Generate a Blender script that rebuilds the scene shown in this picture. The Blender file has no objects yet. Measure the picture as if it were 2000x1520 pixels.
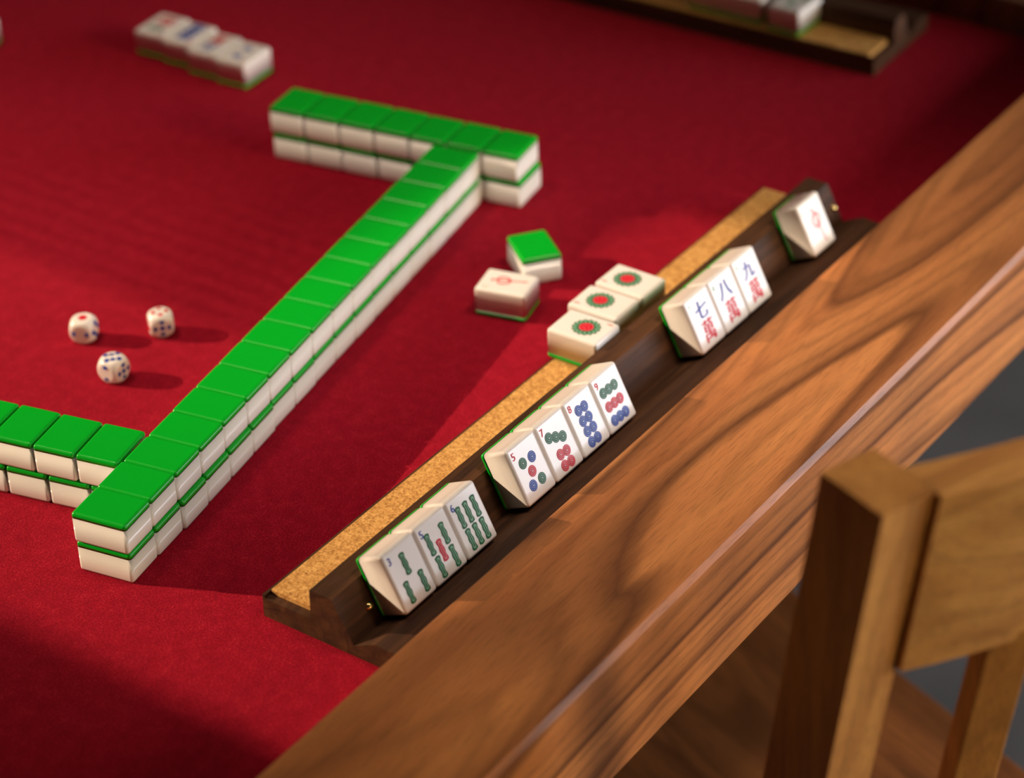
import bpy, bmesh, math, random
from mathutils import Vector, Matrix
random.seed(7)
U = 0.03            # one layout unit in metres
Z0 = 0.76           # height of the felt above the floor
def V(x, y, z=0.0): return Vector((x*U, y*U, Z0+z*U))
C = bpy.context.scene.collection
sc = bpy.context.scene
# ---------------------------------------------------------------- camera
cam_d = bpy.data.cameras.new('camera'); cam = bpy.data.objects.new('camera', cam_d); C.objects.link(cam)
MR = Matrix(((0.5738872443102616, 0.46644513118439745, -0.6731139356842527),
             (-0.8185459422555744, 0.3014062432245047, -0.4890161724955776),
             (-0.025218470114340186, 0.8316148243866633, 0.5547799677578773)))
CP = V(-23.755088, -25.628388, 26.765847)
cam.matrix_world = Matrix.Translation(CP) @ MR.to_4x4()
cam_d.sensor_width = 36.0; cam_d.sensor_fit = 'HORIZONTAL'
cam_d.lens = 4829.54/2000*36
cam_d.clip_start = 0.05; cam_d.clip_end = 50
cam_d.dof.use_dof = True
cam_d.dof.focus_distance = 44.0*U
cam_d.dof.aperture_fstop = 4.3
cam_d.dof.aperture_blades = 9
sc.camera = cam
# ---------------------------------------------------------------- world, sun, window light, exposure
w = bpy.data.worlds.new('world'); sc.world = w; w.use_nodes = True
w.node_tree.nodes['Background'].inputs[0].default_value = (1.0, 0.80, 0.64, 1)
w.node_tree.nodes['Background'].inputs[1].default_value = 0.06
SUN = Vector((0.395, -0.835, -0.383)).normalized()      # travel direction of the late sun
sd = bpy.data.lights.new('sun', 'SUN'); sd.energy = 5.2; sd.color = (1.0, 0.74, 0.50); sd.angle = 0.0042
so = bpy.data.objects.new('sun', sd); C.objects.link(so)
so.rotation_euler = SUN.to_track_quat('-Z', 'Y').to_euler(); so.location = (-1.5, 3.0, 3.0)
ad = bpy.data.lights.new('window_daylight', 'AREA'); ad.shape = 'RECTANGLE'; ad.size = 60*U; ad.size_y = 27*U
ad.energy = 58; ad.color = (0.86, 0.90, 1.0)
ao = bpy.data.objects.new('window_daylight', ad); C.objects.link(ao)
ao.location = V(66, -69.5, 15.5); ao.rotation_euler = (math.radians(90), 0, 0)      # stands in the added, unseen window_1, shines along +y
ao.rotation_euler = Vector((0, 1, 0)).to_track_quat('-Z', 'Z').to_euler()
def spot(name, p, q, e, col, deg, soft):
    ld = bpy.data.lights.new(name, 'SPOT'); ld.energy = e; ld.color = col; ld.spot_size = math.radians(deg); ld.spot_blend = 1.0; ld.shadow_soft_size = soft
    lo_ = bpy.data.objects.new(name, ld); C.objects.link(lo_); lo_.location = V(*p); lo_.rotation_euler = (V(*q)-V(*p)).to_track_quat('-Z', 'Y').to_euler()
spot('added_fill_spot', (17, -22, 52), (10.3, -7.8, 0), 112, (1.0, 0.80, 0.62), 24, 0.25)  # added unseen spot, brightens the near rim and rack
spot('added_fill_spot', (2, 20, 54), (8, 10, 0), 66, (1.0, 0.78, 0.60), 33, 0.25)  # second added spot, lifts the felt at the far left
spot('chair_fill_spot', (12, -62, 15), (10, -18.5, 1), 480, (1.0, 0.76, 0.42), 20, 0.7)  # added unseen warm fill for the chair back and outer rim
sc.view_settings.view_transform = 'Standard'; sc.view_settings.look = 'None'
sc.view_settings.exposure = 0.0; sc.view_settings.gamma = 1.0; sc.view_settings.use_curve_mapping = False

# ================================================================ materials
def mat(name):
    m = bpy.data.materials.new(name); m.use_nodes = True
    nt = m.node_tree; return m, nt, nt.nodes['Principled BSDF']
def N(nt, t, **kw):
    n = nt.nodes.new(t)
    for k, v in kw.items(): setattr(n, k, v)
    return n
def ramp(nt, stops, interp='LINEAR'):
    r = nt.nodes.new('ShaderNodeValToRGB'); cr = r.color_ramp; cr.interpolation = interp
    while len(cr.elements) < len(stops): cr.elements.new(0.5)
    for e, (p, c) in zip(cr.elements, stops): e.position = p; e.color = (*c, 1)
    return r
def mapping(nt, scale, coord='Object', rot=(0, 0, 0), loc=(0, 0, 0)):
    tc = N(nt, 'ShaderNodeTexCoord'); mp = N(nt, 'ShaderNodeMapping')
    mp.inputs['Scale'].default_value = scale; mp.inputs['Rotation'].default_value = rot; mp.inputs['Location'].default_value = loc
    nt.links.new(tc.outputs[coord], mp.inputs[0]); return mp
def noise(nt, vec, scale, detail=4, rough=0.5, dist=0.0):
    n = N(nt, 'ShaderNodeTexNoise'); n.inputs['Scale'].default_value = scale; n.inputs['Detail'].default_value = detail
    n.inputs['Roughness'].default_value = rough; n.inputs['Distortion'].default_value = dist
    nt.links.new(vec.outputs[0], n.inputs['Vector']); return n
def math_(nt, op, a, b=None):
    n = N(nt, 'ShaderNodeMath', operation=op)
    for i, s in enumerate((a, b)):
        if s is None: continue
        if isinstance(s, (int, float)): n.inputs[i].default_value = s
        else: nt.links.new(s, n.inputs[i])
    return n.outputs[0]
def mixc(nt, fac, a, b, mode='MIX'):
    n = N(nt, 'ShaderNodeMix', data_type='RGBA', blend_type=mode)
    for s, v in ((n.inputs[0], fac), (n.inputs[6], a), (n.inputs[7], b)):
        if isinstance(v, (int, float)): s.default_value = v
        elif isinstance(v, tuple): s.default_value = (*v, 1)
        else: nt.links.new(v, s)
    return n.outputs[2]
def bump(nt, b, h, strength, dist=0.001):
    n = N(nt, 'ShaderNodeBump'); n.inputs['Strength'].default_value = strength; n.inputs['Distance'].default_value = dist
    nt.links.new(h, n.inputs['Height']); nt.links.new(n.outputs[0], b.inputs['Normal'])
def plain(name, col, rough=0.5, metal=0.0, spec=0.5, sss=0.0, coat=0.0):
    m, nt, b = mat(name)
    b.inputs['Base Color'].default_value = (*col, 1); b.inputs['Roughness'].default_value = rough
    b.inputs['Metallic'].default_value = metal; b.inputs['Specular IOR Level'].default_value = spec
    if sss:
        b.inputs['Subsurface Weight'].default_value = sss; b.inputs['Subsurface Scale'].default_value = 0.004
        b.inputs['Subsurface Radius'].default_value = (1.0, 0.75, 0.55)
    if coat: b.inputs['Coat Weight'].default_value = coat; b.inputs['Coat Roughness'].default_value = 0.08
    return m
def wood(name, axis, light, mid, dark, seed=0.0, rough=0.38, spec=0.45, size=1.0, lines=11.0, line_amt=0.75):
    """grain runs along `axis`; contour lines of a stretched noise give cathedral figures"""
    m, nt, b = mat(name)
    s = [9.0/size]*3; s[axis] = 1.1/size
    mp = mapping(nt, tuple(s), loc=(seed, seed*1.7, seed*0.6))
    big = noise(nt, mp, 1.0, 1.5, 0.4, 0.25)
    s2 = [60/size]*3; s2[axis] = 2.6/size
    mid_n = noise(nt, mapping(nt, tuple(s2), loc=(seed, 0, seed)), 1.0, 3, 0.55, 0.1)
    s3 = [900]*3; s3[axis] = 60
    fine = noise(nt, mapping(nt, tuple(s3)), 1.0, 3, 0.6)
    t = math_(nt, 'ADD', math_(nt, 'MULTIPLY', big.outputs[0], lines*2.0), math_(nt, 'MULTIPLY', mid_n.outputs[0], 0.28))
    fr = math_(nt, 'FRACT', t)
    # soft rise, sharp fall: like annual rings
    ring = ramp(nt, [(0.0, (1, 1, 1)), (0.10, (0.05,)*3), (0.45, (0.0,)*3), (0.86, (0.45,)*3), (1.0, (1, 1, 1))])
    nt.links.new(fr, ring.inputs[0])
    base = ramp(nt, [(0.30, dark), (0.46, mid), (0.66, light)])
    nt.links.new(math_(nt, 'ADD', math_(nt, 'MULTIPLY', mid_n.outputs[0], 0.62), math_(nt, 'MULTIPLY', big.outputs[0], 0.38)), base.inputs[0])
    c1 = mixc(nt, math_(nt, 'MULTIPLY', ring.outputs[0], line_amt), base.outputs[0], tuple(v*0.55 for v in dark))
    ring2 = ramp(nt, [(0.0, (0.62,)*3), (0.25, (1,)*3), (0.7, (1,)*3), (1.0, (0.62,)*3)])
    nt.links.new(math_(nt, 'FRACT', math_(nt, 'ADD', math_(nt, 'MULTIPLY', t, 3.3), math_(nt, 'MULTIPLY', mid_n.outputs[0], 0.8))), ring2.inputs[0])
    c1 = mixc(nt, line_amt*0.8, c1, ring2.outputs[0], 'MULTIPLY')
    pore = ramp(nt, [(0.36, (0.55,)*3), (0.5, (1,)*3)]); nt.links.new(fine.outputs[0], pore.inputs[0])
    c2 = mixc(nt, 0.55, c1, pore.outputs[0], 'MULTIPLY')
    nt.links.new(c2, b.inputs['Base Color'])
    b.inputs['Roughness'].default_value = rough; b.inputs['Specular IOR Level'].default_value = spec
    bump(nt, b, fine.outputs[0], 0.25, 0.0004)
    return m
M = {}
M['white'] = plain('tile_white_resin', (0.84, 0.80, 0.76), 0.2, spec=0.5, sss=0.12)
def green():
    m, nt, b = mat('tile_green_resin')
    b.inputs['Base Color'].default_value = (0.0, 0.42, 0.018, 1); b.inputs['Roughness'].default_value = 0.24
    b.inputs['Subsurface Weight'].default_value = 0.1; b.inputs['Subsurface Scale'].default_value = 0.003
    b.inputs['Subsurface Radius'].default_value = (0.2, 1, 0.2)
    mp = mapping(nt, (1, 1, 1)); wv = N(nt, 'ShaderNodeTexWave'); wv.inputs['Scale'].default_value = 420; wv.bands_direction = 'X'
    nt.links.new(mp.outputs[0], wv.inputs[0]); bump(nt, b, wv.outputs[1], 0.10, 0.0002)
    return m
M['green'] = green()
M['ink_green'] = plain('ink_green', (0.010, 0.115, 0.040), 0.4, spec=0.2)
M['ink_green_pale'] = plain('ink_green_pale', (0.20, 0.42, 0.27), 0.4, spec=0.2)
M['ink_red'] = plain('ink_red', (0.62, 0.012, 0.030), 0.4, spec=0.2)
M['ink_red_pale'] = plain('ink_red_pale', (0.75, 0.22, 0.24), 0.4, spec=0.2)
M['ink_blue'] = plain('ink_blue', (0.015, 0.055, 0.36), 0.4, spec=0.2)
M['ink_blue_pale'] = plain('ink_blue_pale', (0.35, 0.42, 0.72), 0.4, spec=0.2)
M['brass'] = plain('brass', (0.95, 0.72, 0.34), 0.14, metal=1.0)
M['rim'] = wood('walnut_rim', 0, (0.78, 0.315, 0.100), (0.56, 0.205, 0.066), (0.27, 0.092, 0.034), 3.1, 0.40, size=1.5, lines=7, line_amt=0.85)
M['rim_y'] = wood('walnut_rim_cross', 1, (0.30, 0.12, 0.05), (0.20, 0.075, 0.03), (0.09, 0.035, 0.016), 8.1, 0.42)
M['rack'] = wood('dark_walnut_rack', 0, rough=0.6, spec=0.2, light=(0.115, 0.048, 0.020), mid=(0.065, 0.028, 0.013), dark=(0.022, 0.011, 0.007), seed=5.3, size=0.5, lines=5, line_amt=0.45)
M['chair'] = wood('honey_wood', 0, (0.90, 0.47, 0.140), (0.76, 0.36, 0.100), (0.54, 0.23, 0.065), 1.3, 0.38, size=0.6, lines=5, line_amt=0.35)
M['chair_z'] = wood('honey_wood_upright', 2, (0.78, 0.37, 0.100), (0.62, 0.27, 0.07), (0.42, 0.17, 0.045), 4.3, 0.38, size=0.6, lines=5, line_amt=0.3)
M['seat'] = wood('walnut_seat', 1, (0.33, 0.125, 0.035), (0.22, 0.080, 0.024), (0.10, 0.036, 0.012), 2.2, 0.36, size=0.8, lines=7, line_amt=0.5)
def felt():
    m, nt, b = mat('red_felt')
    mp = mapping(nt, (1, 1, 1))
    n1 = noise(nt, mp, 950, 3, 0.8); n2 = noise(nt, mp, 110, 4, 0.7); n3 = noise(nt, mp, 2600, 2, 0.6)
    r1 = ramp(nt, [(0.36, (0.18, 0.0006, 0.009)), (0.49, (0.30, 0.0014, 0.017)), (0.59, (0.45, 0.006, 0.028)), (0.70, (0.85, 0.09, 0.08))])
    nt.links.new(math_(nt, 'ADD', math_(nt, 'MULTIPLY', n1.outputs[0], 0.78), math_(nt, 'MULTIPLY', n2.outputs[0], 0.22)), r1.inputs[0])
    nt.links.new(r1.outputs[0], b.inputs['Base Color'])
    b.inputs['Roughness'].default_value = 0.95; b.inputs['Specular IOR Level'].default_value = 0.08
    b.inputs['Sheen Weight'].default_value = 0.18; b.inputs['Sheen Tint'].default_value = (1, 0.12, 0.14, 1); b.inputs['Sheen Roughness'].default_value = 0.5
    bump(nt, b, math_(nt, 'ADD', n1.outputs[0], math_(nt, 'MULTIPLY', n3.outputs[0], 0.5)), 0.9, 0.0009)
    return m
M['felt'] = felt()
def cork():
    m, nt, b = mat('cork')
    mp = mapping(nt, (1, 1, 1))
    v = N(nt, 'ShaderNodeTexVoronoi'); v.inputs['Scale'].default_value = 900; nt.links.new(mp.outputs[0], v.inputs['Vector'])
    n1 = noise(nt, mp, 650, 4, 0.7); n2 = noise(nt, mp, 300, 2, 0.5)
    base = ramp(nt, [(0.25, (0.38, 0.175, 0.045)), (0.5, (0.62, 0.32, 0.090)), (0.75, (0.80, 0.47, 0.155))])
    nt.links.new(math_(nt, 'ADD', math_(nt, 'MULTIPLY', v.outputs['Color'], 0.45), math_(nt, 'MULTIPLY', n2.outputs[0], 0.55)), base.inputs[0])
    sp = ramp(nt, [(0.30, (0.16, 0.09, 0.05)), (0.40, (1, 1, 1))]); nt.links.new(n1.outputs[0], sp.inputs[0])
    nt.links.new(mixc(nt, 0.9, base.outputs[0], sp.outputs[0], 'MULTIPLY'), b.inputs['Base Color'])
    b.inputs['Roughness'].default_value = 0.8; b.inputs['Specular IOR Level'].default_value = 0.2
    bump(nt, b, n1.outputs[0], 0.4, 0.0006)
    return m
M['cork'] = cork()
def concrete(name, a, c):
    m, nt, b = mat(name)
    n1 = noise(nt, mapping(nt, (1, 1, 1)), 3.0, 6, 0.6)
    r = ramp(nt, [(0.35, a), (0.68, c)]); nt.links.new(n1.outputs[0], r.inputs[0]); nt.links.new(r.outputs[0], b.inputs['Base Color'])
    b.inputs['Roughness'].default_value = 0.7; return m
M['floor'] = concrete('grey_floor', (0.115, 0.105, 0.095), (0.185, 0.170, 0.155))
M['wall'] = concrete('plaster', (0.16, 0.13, 0.11), (0.20, 0.165, 0.14))
M['frame'] = plain('window_frame_paint', (0.05, 0.045, 0.04), 0.5)

# ================================================================ mesh helpers (all coordinates in layout units)
def build(name, bm, m, parent=None, smooth=True, mats=None):
    for v in bm.verts: v.co *= U
    me = bpy.data.meshes.new(name); bmesh.ops.recalc_face_normals(bm, faces=bm.faces); bm.to_mesh(me); bm.free()
    for x in (mats or [m]): me.materials.append(x)
    if smooth:
        for p in me.polygons: p.use_smooth = True
    o = bpy.data.objects.new(name, me); C.objects.link(o)
    if parent: o.parent = parent
    if smooth:
        md = o.modifiers.new('wn', 'WEIGHTED_NORMAL'); md.keep_sharp = False; md.weight = 100
    return o
def box(bm, a, b, bev=0.0, seg=2):
    r = bmesh.ops.create_cube(bm, size=1)
    for v in r['verts']: v.co = Vector([(a[i]+b[i])/2 + v.co[i]*(b[i]-a[i]) for i in range(3)])
    if bev:
        es = list({e for v in r['verts'] for e in v.link_edges})
        bmesh.ops.bevel(bm, geom=es, offset=bev, segments=seg, profile=0.5, affect='EDGES')
def prism(bm, prof, x0, x1, bev=0.0, seg=2):
    """profile in (y, z), extruded along x"""
    a = [bm.verts.new((x0, y, z)) for y, z in prof]; b = [bm.verts.new((x1, y, z)) for y, z in prof]
    n = len(prof); es = []
    bm.faces.new(a); bm.faces.new(list(reversed(b)))
    for i in range(n): bm.faces.new((a[i], b[i], b[(i+1) % n], a[(i+1) % n]))
    if bev:
        es = list({e for v in a+b for e in v.link_edges})
        bmesh.ops.bevel(bm, geom=es, offset=bev, segments=seg, profile=0.5, affect='EDGES')
def hull8(bm, c, bev=0.0, seg=2):
    """c: 4 bottom corners then 4 top corners"""
    v = [bm.verts.new(p) for p in c]
    for f in ((0, 1, 2, 3), (4, 7, 6, 5), (0, 4, 5, 1), (1, 5, 6, 2), (2, 6, 7, 3), (3, 7, 4, 0)): bm.faces.new([v[i] for i in f])
    if bev:
        es = list({e for x in v for e in x.link_edges}); bmesh.ops.bevel(bm, geom=es, offset=bev, segments=seg, profile=0.5, affect='EDGES')
def empty(name, M4, label=None, cat=None, group=None):
    o = bpy.data.objects.new(name, None); C.objects.link(o); o.matrix_world = M4; o.empty_display_size = 0.01
    tag(o, label, cat, group); return o
def tag(o, label=None, cat=None, group=None, kind=None):
    for k, v in (('label', label), ('category', cat), ('group', group), ('kind', kind)):
        if v: o[k] = v
    return o
def XF(x, y, z, rz=0.0, rx=0.0, s=1.0, ry=0.0):
    return Matrix.Translation(V(x, y, z)) @ Matrix.Rotation(rz, 4, 'Z') @ Matrix.Rotation(rx, 4, 'X') @ Matrix.Rotation(ry, 4, 'Y') @ Matrix.Scale(s, 4)
def loc4(x, y, z=0.0, rz=0.0): return XF(x, y, z, rz)
ORD = ['first', 'second', 'third', 'fourth', 'fifth', 'sixth', 'seventh', 'eighth', 'ninth', 'tenth', 'eleventh', 'twelfth', 'thirteenth', 'fourteenth', 'fifteenth', 'sixteenth', 'seventeenth']

# ================================================================ mahjong tiles
TW, TL, TT, TG = 0.858, 1.114, 0.637, 0.115          # width, length, thickness, green layer
def rounded_tile():
    bm = bmesh.new(); box(bm, (-TW/2, -TL/2, 0), (TW/2, TL/2, TT), 0.066, 4); return bm
def cut(bm, keep_above):
    g = bm.verts[:]+bm.edges[:]+bm.faces[:]
    r = bmesh.ops.bisect_plane(bm, geom=g, plane_co=(0, 0, TG), plane_no=(0, 0, 1), clear_inner=keep_above, clear_outer=not keep_above)
    ed = [e for e in r['geom_cut'] if isinstance(e, bmesh.types.BMEdge)]
    bmesh.ops.holes_fill(bm, edges=ed, sides=0); return bm
b_ = build('tile_body', cut(rounded_tile(), True), M['white']); BODY = b_.data
g_ = build('back_layer', cut(rounded_tile(), False), M['green']); BACK = g_.data
bpy.data.objects.remove(b_); bpy.data.objects.remove(g_)
def part(name, me, parent, label=None):
    o = bpy.data.objects.new(name, me); C.objects.link(o); o.parent = parent
    if label: o['label'] = label
    if name in ('tile_body', 'back_layer'):
        md = o.modifiers.new('wn', 'WEIGHTED_NORMAL'); md.weight = 100
    return o
# ---- engraved designs: thin inlays on the face, coordinates as fractions of the face (a: left>right, b: bottom>top)
H = 0.004
def FP(a, b): return ((a-0.5)*TW, (b-0.5)*TL)
def poly(bm, pts, mi, z=1):
    zz = TT - 0.004 + H*z
    vs = [bm.verts.new((x, y, zz)) for x, y in pts]
    try: f = bm.faces.new(vs); f.material_index = mi
    except ValueError: return
    lo = [bm.verts.new((x, y, TT-0.006)) for x, y in pts]; n = len(pts)
    for i in range(n):
        q = bm.faces.new((vs[i], vs[(i+1) % n], lo[(i+1) % n], lo[i])); q.material_index = mi
def disc(bm, cx, cy, r, mi, z=1, n=24): poly(bm, [(cx+r*math.cos(2*math.pi*k/n), cy+r*math.sin(2*math.pi*k/n)) for k in range(n)], mi, z)
def dot(bm, a, b, mi, r=0.103):
    """ringed circle: dark disc, pale ring, dark, pale ring, dark, pale centre"""
    cx, cy = FP(a, b)
    disc(bm, cx, cy, r, mi, 2); disc(bm, cx, cy, r*.80, 3, 2.5); disc(bm, cx, cy, r*.75, mi, 3)
    disc(bm, cx, cy, r*.47, 3, 3.5); disc(bm, cx, cy, r*.415, mi, 4); disc(bm, cx, cy, r*.14, 3, 4.5, 12)
def stick(bm, a, b, mi, pale, ln=0.37, wd=0.068):
    cx, cy = FP(a, b); h = ln*TL/2
    def outline(k, hh):
        L_ = []; n = 28
        for i in range(n+1):
            t = -1+2*i/n; wv = 0.88+0.12*math.cos(t*2.5*math.pi*1.0) if abs(t) < 0.86 else 1.0*math.sqrt(max(0, 1-((abs(t)-0.86)/0.14)**2))*0.95
            L_.append((k*wd*wv, t*hh))
        return [(cx+x, cy+y) for x, y in L_] + [(cx-x, cy+y) for x, y in reversed(L_[1:-1])]
    poly(bm, outline(1.0, h), mi, 2); poly(bm, outline(0.52, h*0.86), pale, 3); poly(bm, outline(0.16, h*0.7), mi, 4)
FONT = {}
def text_polys(s, size):
    """outline mesh of a glyph from Blender's own font"""
    if s in FONT: return FONT[s]
    cu = bpy.data.curves.new('t', 'FONT'); cu.body = s; cu.size = 1.0; cu.align_x = 'LEFT'; cu.resolution_u = 3
    o = bpy.data.objects.new('t', cu); C.objects.link(o); bpy.context.view_layer.update()
    dg = bpy.context.evaluated_depsgraph_get(); me = bpy.data.meshes.new_from_object(o.evaluated_get(dg))
    bpy.data.objects.remove(o); bpy.data.curves.remove(cu)
    vs = [tuple(v.co) for v in me.vertices]; fs = [tuple(p.vertices) for p in me.polygons]; bpy.data.meshes.remove(me)
    xs = [v[0] for v in vs]; ys = [v[1] for v in vs]; x0, x1, y0, y1 = min(xs), max(xs), min(ys), max(ys)
    FONT[s] = ([((v[0]-(x0+x1)/2), (v[1]-(y0+y1)/2)) for v in vs], fs, x1-x0, y1-y0); return FONT[s]
def glyph(bm, s, a, b, h, mi, rot=0.0, sx=1.0, shear=0.0, bold=0.0):
    vs, fs, w_, h_ = text_polys(s, 1); k = h/h_; cx, cy = FP(a, b); ca, sa = math.cos(rot), math.sin(rot)
    for dx in ((0,) if not bold else (-bold, 0, bold)):
        out = []
        for x, y in vs:
            X = (x*k*sx + shear*y*k)+dx; Y = y*k
            out.append(bm.verts.new((cx+X*ca-Y*sa, cy+X*sa+Y*ca, TT+H*(1.2+dx*20))))
        for f in fs:
            q = bm.faces.new([out[i] for i in f]); q.material_index = mi
INK = [M['ink_green'], M['ink_red'], M['ink_blue'], None, M['ink_green_pale'], M['ink_red_pale']]
INK[3] = plain('ink_ring_pale', (0.46, 0.52, 0.53), 0.3)
def stroke(bm, pts, wd, mi, z=2.0):
    """brush stroke: polyline with width at each point"""
    n = len(pts); L_, R_ = [], []
    for i, (x, y, k) in enumerate(pts):
        x0, y0 = pts[max(0, i-1)][:2]; x1, y1 = pts[min(n-1, i+1)][:2]
        d = math.hypot(x1-x0, y1-y0) or 1; nx, ny = -(y1-y0)/d, (x1-x0)/d
        L_.append((x+nx*wd*k, y+ny*wd*k)); R_.append((x-nx*wd*k, y-ny*wd*k))
    for i in range(n-1): 
        poly(bm, [L_[i], L_[i+1], R_[i+1], R_[i]], mi, z)
def S(a, b, k=1): x, y = FP(a, b); return (x, y, k)
def d_bamboo(num, sticks):
    bm = bmesh.new()
    for a, b, red in sticks: stick(bm, a, b, 1 if red else 0, 5 if red else 4)
    idx = bmesh.new(); glyph(idx, str(num), 0.155, 0.845, 0.135, 0, bold=0.004)
    return bm, idx, M['ink_blue'], f'{num} bamboo sticks'
def d_dots(num, dots, numcol='ink_red'):
    bm = bmesh.new()
    for a, b, c in dots: dot(bm, a, b, c)
    idx = bmesh.new(); glyph(idx, str(num), 0.155, 0.845, 0.135, 0, bold=0.004)
    return bm, idx, M[numcol], ''
def d_flower():
    bm = bmesh.new(); cx, cy = FP(0.5, 0.56); n = 15; R0 = 0.285
    for k in range(n):
        t = 2*math.pi*k/n; ux, uy = math.cos(t), math.sin(t)
        def petal(r0, r1, wd): 
            P = []
            for i in range(14):
                s = 2*math.pi*i/14; rr = (r0+r1)/2 + (r1-r0)/2*math.cos(s); ww = wd*math.sin(s)
                P.append((cx+ux*rr-uy*ww, cy+uy*rr+ux*ww))
            return P
        poly(bm, petal(0.135, R0, 0.052), 0, 2); poly(bm, petal(0.172, R0-0.025, 0.030), 4, 3)
    disc(bm, cx, cy, 0.165, 0, 3.2); disc(bm, cx, cy, 0.145, 5, 3.6); disc(bm, cx, cy, 0.130, 1, 4)
    for k in range(5):
        t = 2*math.pi*k/5+0.3; px, py = cx+0.062*math.cos(t), cy+0.062*math.sin(t)
        stroke(bm, [(px-0.03*math.cos(t+1), py-0.03*math.sin(t+1), 0.5), (px, py, 1), (px+0.03*math.cos(t-1), py+0.03*math.sin(t-1), 0.5)], 0.009, 5, 4.6)
    idx = bmesh.new(); glyph(idx, '1', 0.155, 0.87, 0.12, 0, bold=0.004)
    return bm, idx, M['ink_red'], ''
def d_wan(ch, num):
    bm = bmesh.new(); glyph(bm, ch, 0.50, 0.695, 0.34, 2, shear=0.12, bold=0.012, sx=1.05)
    glyph(bm, '\u842c', 0.50, 0.31, 0.42, 1, bold=0.012, sx=0.88, shear=0.1)
    idx = bmesh.new(); glyph(idx, str(num), 0.15, 0.83, 0.115, 0)
    return bm, idx, M['ink_green_pale'], ''
def d_zhong():
    bm = bmesh.new()
    # brush-written loop with a long falling stroke
    stroke(bm, [S(.46, .80, .8), S(.50, .765, 1.3), S(.53, .72, .5)], 0.022, 1)
    stroke(bm, [S(.40, .66, .6), S(.38, .58, 1.1), S(.40, .50, 1.0), S(.46, .45, 1.0), S(.56, .44, 1), S(.64, .49, 1), S(.68, .57, 1), S(.67, .65, 1.1), S(.60, .69, .8), S(.50, .68, .9), S(.40, .645, .6)], 0.020, 1)
    stroke(bm, [S(.55, .72, .8), S(.53, .62, .9), S(.54, .54, .9), S(.57, .46, .9), S(.58, .36, .7), S(.60, .26, .6), S(.62, .17, .9), S(.64, .12, .3)], 0.018, 1, 2.6)
    idx = bmesh.new(); glyph(idx, 'C', 0.15, 0.83, 0.115, 0)
    return bm, idx, M['ink_green_pale'], ''
G3 = [(.28, .70, 0), (.478, .64, 0), (.675, .575, 0)]
DES = {
 'b3': d_bamboo(3, [(.50, .665, 0), (.30, .265, 0), (.75, .262, 0)]),
 'b5': d_bamboo(5, [(.26, .63, 0), (.72, .63, 0), (.49, .44, 1), (.29, .24, 0), (.73, .24, 0)]),
 'b6': d_bamboo(6, [(.27, .64, 0), (.51, .64, 0), (.75, .64, 0), (.28, .26, 0), (.51, .26, 0), (.74, .26, 0)]),
 'c5': d_dots(5, [(.33, .66, 0), (.64, .655, 2), (.49, .46, 1), (.35, .26, 2), (.66, .262, 0)]),
 'c7': d_dots(7, G3+[(.40, .355, 1), (.615, .345, 1), (.395, .16, 1), (.615, .155, 1)]),
 'c8': d_dots(8, [(a, b, 2) for b in (.73, .54, .355, .165) for a in (.385, .60)]),
 'c9': d_dots(9, [(a, b, c) for b, c in ((.68, 0), (.43, 1), (.185, 2)) for a in (.265, .47, .675)]),
 'c1': d_flower(),
 'w7': d_wan('\u4e03', 7), 'w8': d_wan('\u516b', 8), 'w9': d_wan('\u4e5d', 9), 'zh': d_zhong(),
 'w1': d_wan('\u4e94', 5),
 'c6': d_dots(6, [(a, b, 0 if b > .6 else 1) for b in (.74, .44, .24) for a in (.36, .62)]),
 'c2': d_dots(2, [(.5, .68, 2), (.5, .3, 2)]),
}
DM = {}
for k, (bm, idx, im, _) in DES.items():
    o1 = build('face_design', bm, None, smooth=False, mats=INK); o2 = build('corner_numeral', idx, im, smooth=False)
    DM[k] = (o1.data, o2.data); bpy.data.objects.remove(o1); bpy.data.objects.remove(o2)
def tile(M4, label, design=None, group=None):
    e = empty('mahjong_tile', M4, label, 'mahjong tile', group)
    part('tile_body', BODY, e); part('back_layer', BACK, e, 'green back layer')
    if design:
        part('face_design', DM[design][0], e); part('corner_numeral', DM[design][1], e)
    return e
FLIP = math.pi          # face down
def down(x, y, z, rz): return XF(x, y, z+TT, rz, FLIP)        # green side up, resting at height z
def j(a): return random.uniform(-a, a)
# ================================================================ the table
TBX0, TBX1, TBY0, TBY1 = -8.0, 28.3, -5.62, 31.0            # inside of the rim
RW, RZT, RZB = 3.05, 0.85, -1.75
table = empty('game_table', Matrix.Translation((TBX0*U, TBY0*U, 0)), 'square walnut game table with red felt top, in the middle', 'table')
TI = table.matrix_world.inverted()
def tpart(name, bm, m, smooth=True):
    # world layout units -> child of the table empty
    o = build(name, bm, m, smooth=smooth); o.location = TI @ Vector((0, 0, Z0)); o.parent = table; return o
bm = bmesh.new(); box(bm, (TBX0-0.02, TBY0-0.02, -0.6), (TBX1+0.02, TBY1+0.02, 0)); tpart('felt_top', bm, M['felt'], False)
def rim_prof(y_in, sgn):
    return [(y_in, RZB), (y_in, RZT-0.05), (y_in+sgn*0.05, RZT), (y_in+sgn*(RW-0.085), RZT), (y_in+sgn*(RW-.012), RZT-0.13), (y_in+sgn*RW, RZT-.22), (y_in+sgn*RW, RZB)]
bm = bmesh.new(); prism(bm, rim_prof(TBY0, -1), TBX0-RW, TBX1+RW); tpart('rim', bm, M['rim'], False)
bm = bmesh.new(); prism(bm, rim_prof(TBY1, 1), TBX0-RW, TBX1+RW); tpart('rim', bm, M['rim'], False)
for xin, sg in ((TBX1, 1), (TBX0, -1)):
    bm = bmesh.new(); prism(bm, rim_prof(xin, sg), TBY0, TBY1)
    for v in bm.verts: v.co = Vector((v.co.y, v.co.x, v.co.z))
    tpart('rim', bm, M['rim_y'], False)
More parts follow.
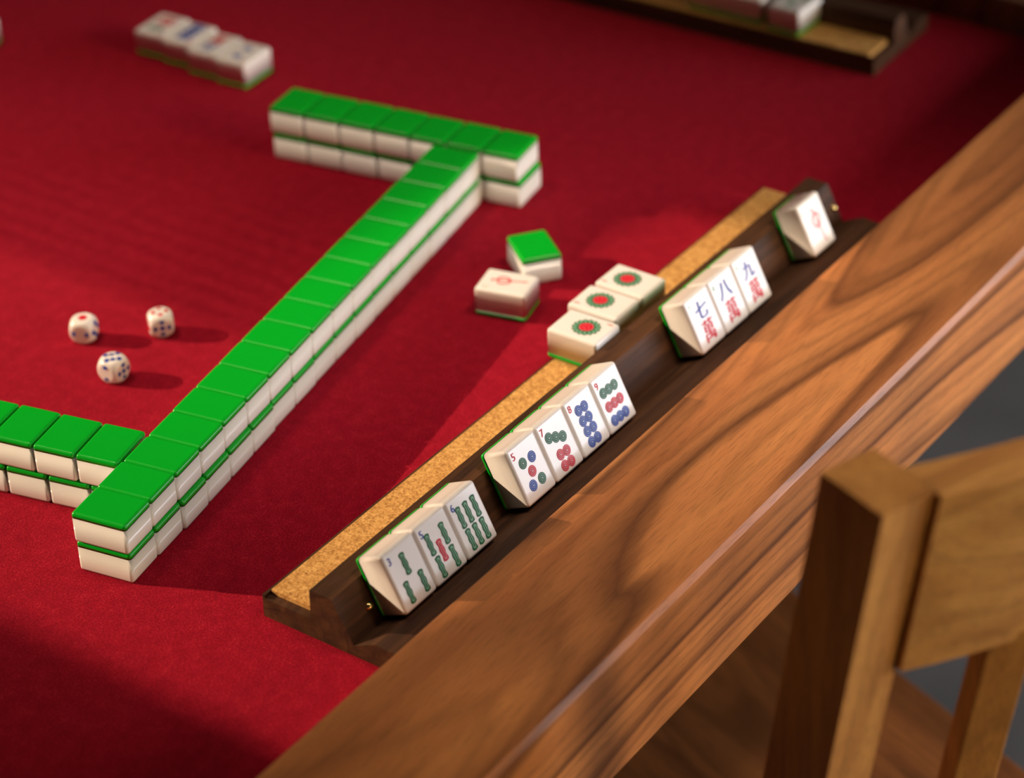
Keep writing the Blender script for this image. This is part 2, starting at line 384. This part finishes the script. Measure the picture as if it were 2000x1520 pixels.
for lx in (TBX0-2.9, TBX1+.6):
    for ly in (TBY0-2.9, TBY1+.5):
        bm = bmesh.new(); hull8(bm, [(lx+.4, ly+.4, -Z0/U), (lx+1.9, ly+.4, -Z0/U), (lx+1.9, ly+1.9, -Z0/U), (lx+.4, ly+1.9, -Z0/U), (lx, ly, RZB+.02), (lx+2.4, ly, RZB+.02), (lx+2.4, ly+2.4, RZB+.02), (lx, ly+2.4, RZB+.02)], 0.06)
        tpart('leg', bm, M['rim_y'])
# ================================================================ racks
RL = 16.95
def make_rack(M4, label):
    """local x runs along the rack, local y = 0 at the outer (cork) edge, the tray towards -y"""
    r = empty('tile_rack', M4, label, 'rack')
    bm = bmesh.new()
    prism(bm, [(0, .004), (0, .47), (-.055, .47), (-.055, .40), (-1.06, .40), (-1.08, 1.03), (-1.56, 1.03), (-1.975, .225), (-2.44, .46), (-3.02, .43), (-3.02, .004)], 0, RL)
    build('rack_body', bm, M['rack'], r, smooth=False)
    bm = bmesh.new(); box(bm, (.17, -1.065, .395), (RL-.05, -.062, .50), 0.01, 1); build('cork_strip', bm, M['cork'], r, False)
    for x in (.66, RL-.13):
        bm = bmesh.new(); bmesh.ops.create_uvsphere(bm, u_segments=20, v_segments=12, radius=.085)
        for v in bm.verts: v.co += Vector((x, -1.80, .55))
        build('brass_stud', bm, M['brass'], r)
    return r
RX, RY = 0.64, -2.49
rackN = make_rack(XF(RX, RY, 0, 0), 'dark walnut rack in the foreground with cork ledge, holding the upright tiles')
rackF = make_rack(XF(24.42, -1.57, 0, math.radians(92.2)), 'dark walnut rack at the far side of the felt, cut by the top edge')
# ---- tiles leaning in the near rack
LEAN = math.radians(63.0); SC = 1.03
def lean_tile(x, design, label, slide=0.0, up=0.05):
    # back of the tile against the sloped ridge; origin of the tile is the centre of its back
    oy, oz = RY-1.975, .225
    ld = Vector((0, math.cos(LEAN), math.sin(LEAN))); td = Vector((0, -math.sin(LEAN), math.cos(LEAN)))
    p = Vector((x, oy, oz)) + ld*(TL/2*SC+.02+up) + td*(.008+slide)
    return tile(XF(p.x, p.y, p.z, j(0.004), LEAN, SC), label, design, 'tiles standing in the near rack')
def up_group(x0, items, pitch=0.893):
    for i, (d, lab, sl) in enumerate(items): lean_tile(x0+(i+.5)*pitch, d, lab, sl)
up_group(1.42, [('b3', 'white tile with blue 3 and three green sticks, nearest in the rack', 0),
                ('b5', 'white tile with blue 5, four green sticks and one red stick in the rack', 0.0),
                ('b6', 'white tile with blue 6 and six green sticks in the rack', 0.0)])
up_group(5.04, [('c5', 'white rack tile with red 5 and five green, red and blue circles', 0),
                ('c7', 'white rack tile with red 7, three green circles above four red ones', 0.0),
                ('c8', 'white tile with red 8 and eight blue circles in two columns in the rack', 0),
                ('c9', 'white rack tile with red 9 and rows of green, red and blue circles', 0)])
up_group(10.98, [('w7', 'white tile with blue \u4e03 above red character, nearest of the three character tiles in the rack', 0),
                 ('w8', 'white tile with blue \u516b above red character, middle of three character tiles', 0.0),
                 ('w9', 'white tile with blue \u4e5d above red character, farthest of three character tiles', 0)])
lean_tile(15.85, 'zh', 'white tile with one red brush character, alone at the far end of the rack')
# ---- three one-circle tiles lying on the cork
CZ = 0.50
tile(XF(9.86, -2.96, CZ, math.pi+0.02, 0, SC), 'face-up tile with green flower circle, nearest of three on the cork', 'c1', 'flower circle tiles on the cork')
tile(XF(10.84, -2.78, CZ, 0.02, 0, SC), 'face-up tile with green flower circle, middle of three on the cork', 'c1', 'flower circle tiles on the cork')
tile(XF(11.81, -2.79, CZ, 0.0, 0, SC), 'face-up tile with green flower circle, farthest of three on the cork', 'c1', 'flower circle tiles on the cork')
# ================================================================ the wall of face-down tiles
TH = math.radians(10.9)
def row_pt(a, b, th=TH, o=(0, 0)): return (o[0]+a*math.cos(th)-b*math.sin(th), o[1]+a*math.sin(th)+b*math.cos(th))
low_off = [0, -.03, -.06, -.06, -.05, -.04, -.01, -.01, -.005, -.005, -.01, 0, 0, 0, -.01, 0, 0]
for lay in (0, 1):
    for i in range(17):
        a = (i+.5)*0.8592 - (0.0 if lay else -.02)+.02; b = TL/2 + (low_off[i] if lay == 0 else 0)+j(.008)-0.01
        x, y = row_pt(a, b)
        tile(down(x, y, lay*(TT+.002), TH+j(.006)), f'{"upper" if lay else "lower"}-layer green-backed tile of the long wall, {ORD[i]} from near end', None, 'tiles of the long diagonal wall')
# far short row: origin right end, runs to the left
oF = row_pt(14.724, -.885); tF = TH-0.018+math.pi/2
for lay in (0, 1):
    for i in range(7):
        a = (i+.5)*0.889+(.0 if lay else -.05); b = -TL/2+j(.012)
        x, y = row_pt(a, b, tF, oF)
        tile(down(x, y, lay*(TT+.002), tF+j(.008)), f'{"upper" if lay else "lower"}-layer green-backed tile of the far short row, {ORD[i]} from its right end', None, 'tiles of the far short row')
oN = row_pt(1.61, 1.116); tN = TH+0.041+math.pi/2
for lay in (0, 1):
    for i in range(5):
        a = (i+.5)*0.889+(.0 if lay else -.22); b = -TL/2+j(.01)
        x, y = row_pt(a, b+.02, tN, oN)
        tile(down(x, y, lay*(TT+.002), tN+j(.008)), f'{"upper" if lay else "lower"}-layer green-backed tile of the left-edge row, {ORD[i]} from the long wall', None, 'tiles of the row at the left edge')
# ---- loose tiles and the face-up line
tile(down(12.65, .14, 0, math.radians(-37)), 'single green-backed tile lying loose right of the wall')
tile(XF(11.11, -.25, 0, math.radians(-76+90)), 'single face-up tile with red character in front of the loose green tile', 'zh')
for i, (d, lab) in enumerate([('c2', 'face-up tile with blue mark, right end of the line at the top left'), ('w1', 'face-up tile with red and blue characters, second from the right in the top left line'),
                              ('c8', 'face-up tile with faint blue circles, third from the right in the top left line'), ('c6', 'face-up tile with red dots, left end of the line at the top left')]):
    tile(XF(16.35+(.10 if i > 1 else 0)-i*-.02, 11.22+i*.905, 0, math.radians(95), 0, 1.03), lab, d, 'face-up line at the top left')
tile(XF(14.02, 18.03, 0, math.radians(28)), 'white tile just entering the picture at the left edge', 'c2')
# ---- tiles on the far rack's cork
rf = math.radians(2.2)
tile(XF(24.98, .93, CZ, rf+math.radians(-3)+math.pi/2, 0, SC), 'white face-up tile at the right end of the far rack, turned sideways', 'b3', 'tiles on the far cork')
tile(XF(24.93, 2.20, CZ, rf, 0, SC), 'white face-up tile on the far rack, beside the sideways tile', 'c2', 'tiles on the far cork')
tile(XF(24.90, 3.11, CZ, rf, 0, SC), 'white face-up tile on the far rack, leftmost in view at the top edge', 'c2', 'tiles on the far cork')
# ================================================================ dice
def make_die(M4, label, group='dice on the felt'):
    e = empty('die', M4, label, 'die', group)
    s = 0.50
    bm = bmesh.new(); box(bm, (-s/2, -s/2, 0), (s/2, s/2, s), 0.0)
    bmesh.ops.subdivide_edges(bm, edges=bm.edges[:], cuts=11, use_grid_fill=True)
    cen = Vector((0, 0, s/2))
    for v in bm.verts:
        d = v.co-cen; n = d.normalized(); k = s*0.635
        if d.length > k: v.co = cen + n*(k + (d.length-k)*0.10)
    build('die_body', bm, M['white'], e)
    for col, faces in (('ink_blue', ((1, 2), (2, 6), (5, 5))), ('ink_red', ((0, 1), (3, 4), (4, 3)))):
        bm = bmesh.new()
        LAY = {1: [(0, 0)], 2: [(-.5, -.5), (.5, .5)], 3: [(-.55, -.55), (0, 0), (.55, .55)], 4: [(-.5, -.5), (-.5, .5), (.5, -.5), (.5, .5)],
               5: [(-.5, -.5), (-.5, .5), (.5, -.5), (.5, .5), (0, 0)], 6: [(-.5, -.6), (-.5, 0), (-.5, .6), (.5, -.6), (.5, 0), (.5, .6)]}
        for fi, num in faces:
            ax = [Vector((0, 0, 1)), Vector((-1, 0, 0)), Vector((0, -1, 0)), Vector((0, 1, 0)), Vector((1, 0, 0)), Vector((0, 0, -1))][fi]
            t1 = ax.orthogonal().normalized(); t2 = ax.cross(t1)
            for p, q in LAY[num]:
                rr = .052 if num > 1 else .09; c = ax*(s/2) + t1*(p*s*.42) + t2*(q*s*.42)
                if c.length > s*.635: c = c.normalized()*s*.635
                nrm = (c*0.6+ax*s*0.3).normalized() if num > 1 else ax
                u1 = nrm.orthogonal().normalized(); u2 = nrm.cross(u1)
                vs = [bm.verts.new(c + cen + nrm*.006 + u1*rr*math.cos(2*math.pi*k/14) + u2*rr*math.sin(2*math.pi*k/14)) for k in range(14)]
                vb = [bm.verts.new(v.co-nrm*.02) for v in vs]
                bm.faces.new(vs)
                for k in range(14): bm.faces.new((vs[k], vs[(k+1) % 14], vb[(k+1) % 14], vb[k]))
        build('pips', bm, M[col], e, smooth=False)['label'] = 'red pips' if col == 'ink_red' else 'blue pips'
    return e
make_die(XF(5.53, 6.30, 0, math.radians(25)), 'white die left of the other two, one red pip on top')
d2 = make_die(XF(6.55, 5.14, 0.0, math.radians(50), 0), 'white die nearest the long wall, with red pips on top and blue pips in front')
d3 = make_die(XF(4.77, 4.79, 0.0, math.radians(5)), 'white die nearest the viewer with many blue pips')
# turn the second and third die onto other faces
for d_, R_ in ((d2, Matrix.Rotation(math.pi/2, 4, 'Z') @ Matrix.Rotation(math.pi/2, 4, 'X')), (d3, Matrix.Rotation(-math.pi/2, 4, 'X'))):
    for ch in d_.children: ch.matrix_local = Matrix.Translation((0, 0, .25*U)) @ R_ @ Matrix.Translation((0, 0, -.25*U))
# ================================================================ chair (local frame: x along the back, y towards the table, z from the felt level)
CA = math.radians(-20)
chair = empty('chair', Matrix.Translation((0, 0, 0)) @ Matrix.Rotation(CA, 4, 'Z') , 'honey-coloured wooden chair with open back, cut by the right edge', 'chair')
CI = Vector((12.1, -4.0, -Z0/U))
chair.matrix_world = Matrix.Rotation(CA, 4, 'Z') @ Matrix.Translation(Vector((CI.x*U, CI.y*U, 0)))
def cpart(name, bm, m, smooth=True, parent=None):
    for v in bm.verts: v.co -= CI
    return build(name, bm, m, parent or chair, smooth)
SZ = -11.0; FZ = -Z0/U; ZT = 6.5; LN = .148
def lean_y(z, y_top): return y_top + (ZT-z)*LN if z > SZ else y_top + (ZT-SZ)*LN - (SZ-z)*0.03
for x0 in (5.68, 17.6):
    bm = bmesh.new(); a, b = x0, x0+.98
    secs = []
    for z in (FZ, SZ, -4.0, ZT):
        yo = lean_y(z, -12.64); secs.append([(a, yo, z), (b, yo, z), (b, yo+1.30, z), (a, yo+1.30, z)])
    vs = [[bm.verts.new(p) for p in s_] for s_ in secs]
    for k in range(3):
        for i in range(4): bm.faces.new((vs[k][i], vs[k][(i+1) % 4], vs[k+1][(i+1) % 4], vs[k+1][i]))
    bm.faces.new(vs[0]); bm.faces.new(vs[-1])
    bmesh.ops.bevel(bm, geom=[e for e in bm.edges if len(e.link_faces) == 2 and e.calc_face_angle() > .5], offset=.035, segments=2, profile=.5, affect='EDGES')
    cpart('back_post', bm, M['chair_z'], False)
# curved top rail
def rail_y(x): q = x-6.6; return -12.76 - .32*q + .0291*q*q
bm = bmesh.new(); n = 24; x0, x1 = 6.64, 17.62; vs = []
for k in range(n+1):
    x = x0+(x1-x0)*k/n; y = rail_y(x); zt, zb = ZT, 3.0; sh = (zt-zb)*LN
    vs.append([bm.verts.new(p) for p in ((x, y+sh, zb), (x, y, zt-.0), (x, y+.84, zt), (x, y+.84+sh, zb))])
for k in range(n):
    for i in range(4): bm.faces.new((vs[k][i], vs[k][(i+1) % 4], vs[k+1][(i+1) % 4], vs[k+1][i]))
bm.faces.new(vs[0]); bm.faces.new(vs[-1])
bmesh.ops.bevel(bm, geom=[e for e in bm.edges if len(e.link_faces) == 2 and e.calc_face_angle() > 1.0], offset=.06, segments=3, profile=.5, affect='EDGES')
cpart('top_rail', bm, M['chair'], False)
for xs, sl in ((8.15, -.55), (10.75, -.22), (13.3, .22), (15.7, .6)):
    bm = bmesh.new(); w_ = .62; c = []
    yt = rail_y(xs) + (ZT-3.2)*LN + .12
    for z in (SZ-.2, 3.2):
        y = yt + (3.2-z)*LN
        c += [(xs, y, z), (xs+w_, y+sl*w_, z), (xs+w_, y+sl*w_+.34, z), (xs, y+.34, z)]
    hull8(bm, c, .04); cpart('back_slat', bm, M['chair_z'], False)
bm = bmesh.new(); y0 = lean_y(SZ, -12.64)
hull8(bm, [(6.2, y0+1.2, SZ-1), (18.45, y0+1.2, SZ-1), (18.6, 5.0, SZ-1), (5.6, 5.0, SZ-1), (6.2, y0+1.2, SZ), (18.45, y0+1.2, SZ), (18.6, 5.0, SZ), (5.6, 5.0, SZ)], .10, 3)
cpart('seat', bm, M['seat'])
bm = bmesh.new(); box(bm, (6.7, y0+.1, SZ-.9), (17.9, y0+1.3, SZ+.0), .06); cpart('seat_rail', bm, M['chair'])
for xs in (6.0, 17.2):
    bm = bmesh.new(); box(bm, (xs, 3.2, FZ), (xs+1.1, 4.3, SZ-.98), .05); cpart('front_leg', bm, M['chair_z'])
# ================================================================ the room
def struct(name, bm, m):
    o = build(name, bm, m, smooth=False); o.location.z = Z0; o['kind'] = 'structure'; return o
FLR = -Z0/U
bm = bmesh.new(); box(bm, (-90, -72, FLR-1), (110, 200, FLR)); struct('floor', bm, M['floor'])
CH = 58.0                                    # unseen slab; its opening is invented and shaped to bound the sunlit patch
sx, sy = -SUN.x/SUN.z*CH, -SUN.y/SUN.z*CH      # offset of the opening from its landing point (negated below)
hole = [(-2.33, 40), (-2.33, -6.4), (3.5, -7.9), (21, -7.9), (21, 40)]
hole = [(x-sx, y-sy) for x, y in hole]
bm = bmesh.new(); o_ = [(-42, -72), (110, -72), (110, 200), (-42, 200)]
# ring between the outer rectangle and the opening, split into quads by hand
hx0 = min(p[0] for p in hole); hx1 = max(p[0] for p in hole); hy0 = min(p[1] for p in hole)-.01; hy1 = max(p[1] for p in hole)
OX0, OX1, OY0, OY1 = min(-90, hx0-10), 110, -72, max(200, hy1+10)
for a in ([(OX0, OY0), (OX1, OY0), (OX1, hy0), (OX0, hy0)], [(hx0, hy0), hole[2], hole[1]], [(OX0, hy0), (hx0, hy0), (hx0, hy1), (OX0, hy1)], [(hx1, hy0), (OX1, hy0), (OX1, hy1), (hx1, hy1)], [(OX0, hy1), (OX1, hy1), (OX1, OY1), (OX0, OY1)]):
    lo = [bm.verts.new((x, y, CH)) for x, y in a]; hi = [bm.verts.new((x, y, CH+.5)) for x, y in a]; n = len(a)
    bm.faces.new(lo); bm.faces.new(hi)
    for i in range(n): bm.faces.new((lo[i], lo[(i+1) % n], hi[(i+1) % n], hi[i]))
struct('ceiling_sun_mask', bm, M['wall'])
bm = bmesh.new()                             # added unseen blades, widening to fade the sun towards the far side
for k in range(9):
    wd = .10+.052*k; x = 16.4+k*.55-sx
    box(bm, (x-wd/2, hy0, CH+.1), (x+wd/2, hy1, CH+.4))
for k in range(21):
    wd = .02+.020*k; x = 7.2+k*.55-sx
    box(bm, (x-wd/2, .9-sy-(x+sx-8)*.1, CH+.1), (x+wd/2, hy1, CH+.4))
box(bm, (18.3-sx, .1-sy, CH+.1), (21-sx, hy1, CH+.4))
struct('sun_fade_blades_1', bm, M['frame'])
# wall with an added, unseen daylight window, on the viewer's right
bm = bmesh.new(); wx0, wx1, wz0, wz1 = 35, 97, 1.5, 29.5
for a, b in (((-90, -71, FLR), (wx0, -70, CH)), ((wx1, -71, FLR), (110, -70, CH)), ((wx0, -71, FLR), (wx1, -70, wz0)), ((wx0, -71, wz1), (wx1, -70, CH))): box(bm, a, b)
struct('wall_right', bm, M['wall'])
bm = bmesh.new()
for a, b in (((wx0, -70.3, wz0), (wx1, -69.7, wz0+.8)), ((wx0, -70.3, wz1-.8), (wx1, -69.7, wz1)), ((wx0, -70.3, wz0), (wx0+.8, -69.7, wz1)), ((wx1-.8, -70.3, wz0), (wx1, -69.7, wz1))): box(bm, a, b)
struct('window_1', bm, M['frame'])
bm = bmesh.new(); box(bm, (110, -72, FLR), (111, 200, CH)); struct('wall_far', bm, M['wall'])
bm = bmesh.new(); box(bm, (-91, -72, FLR), (-90, 200, CH)); struct('wall_left', bm, M['wall'])
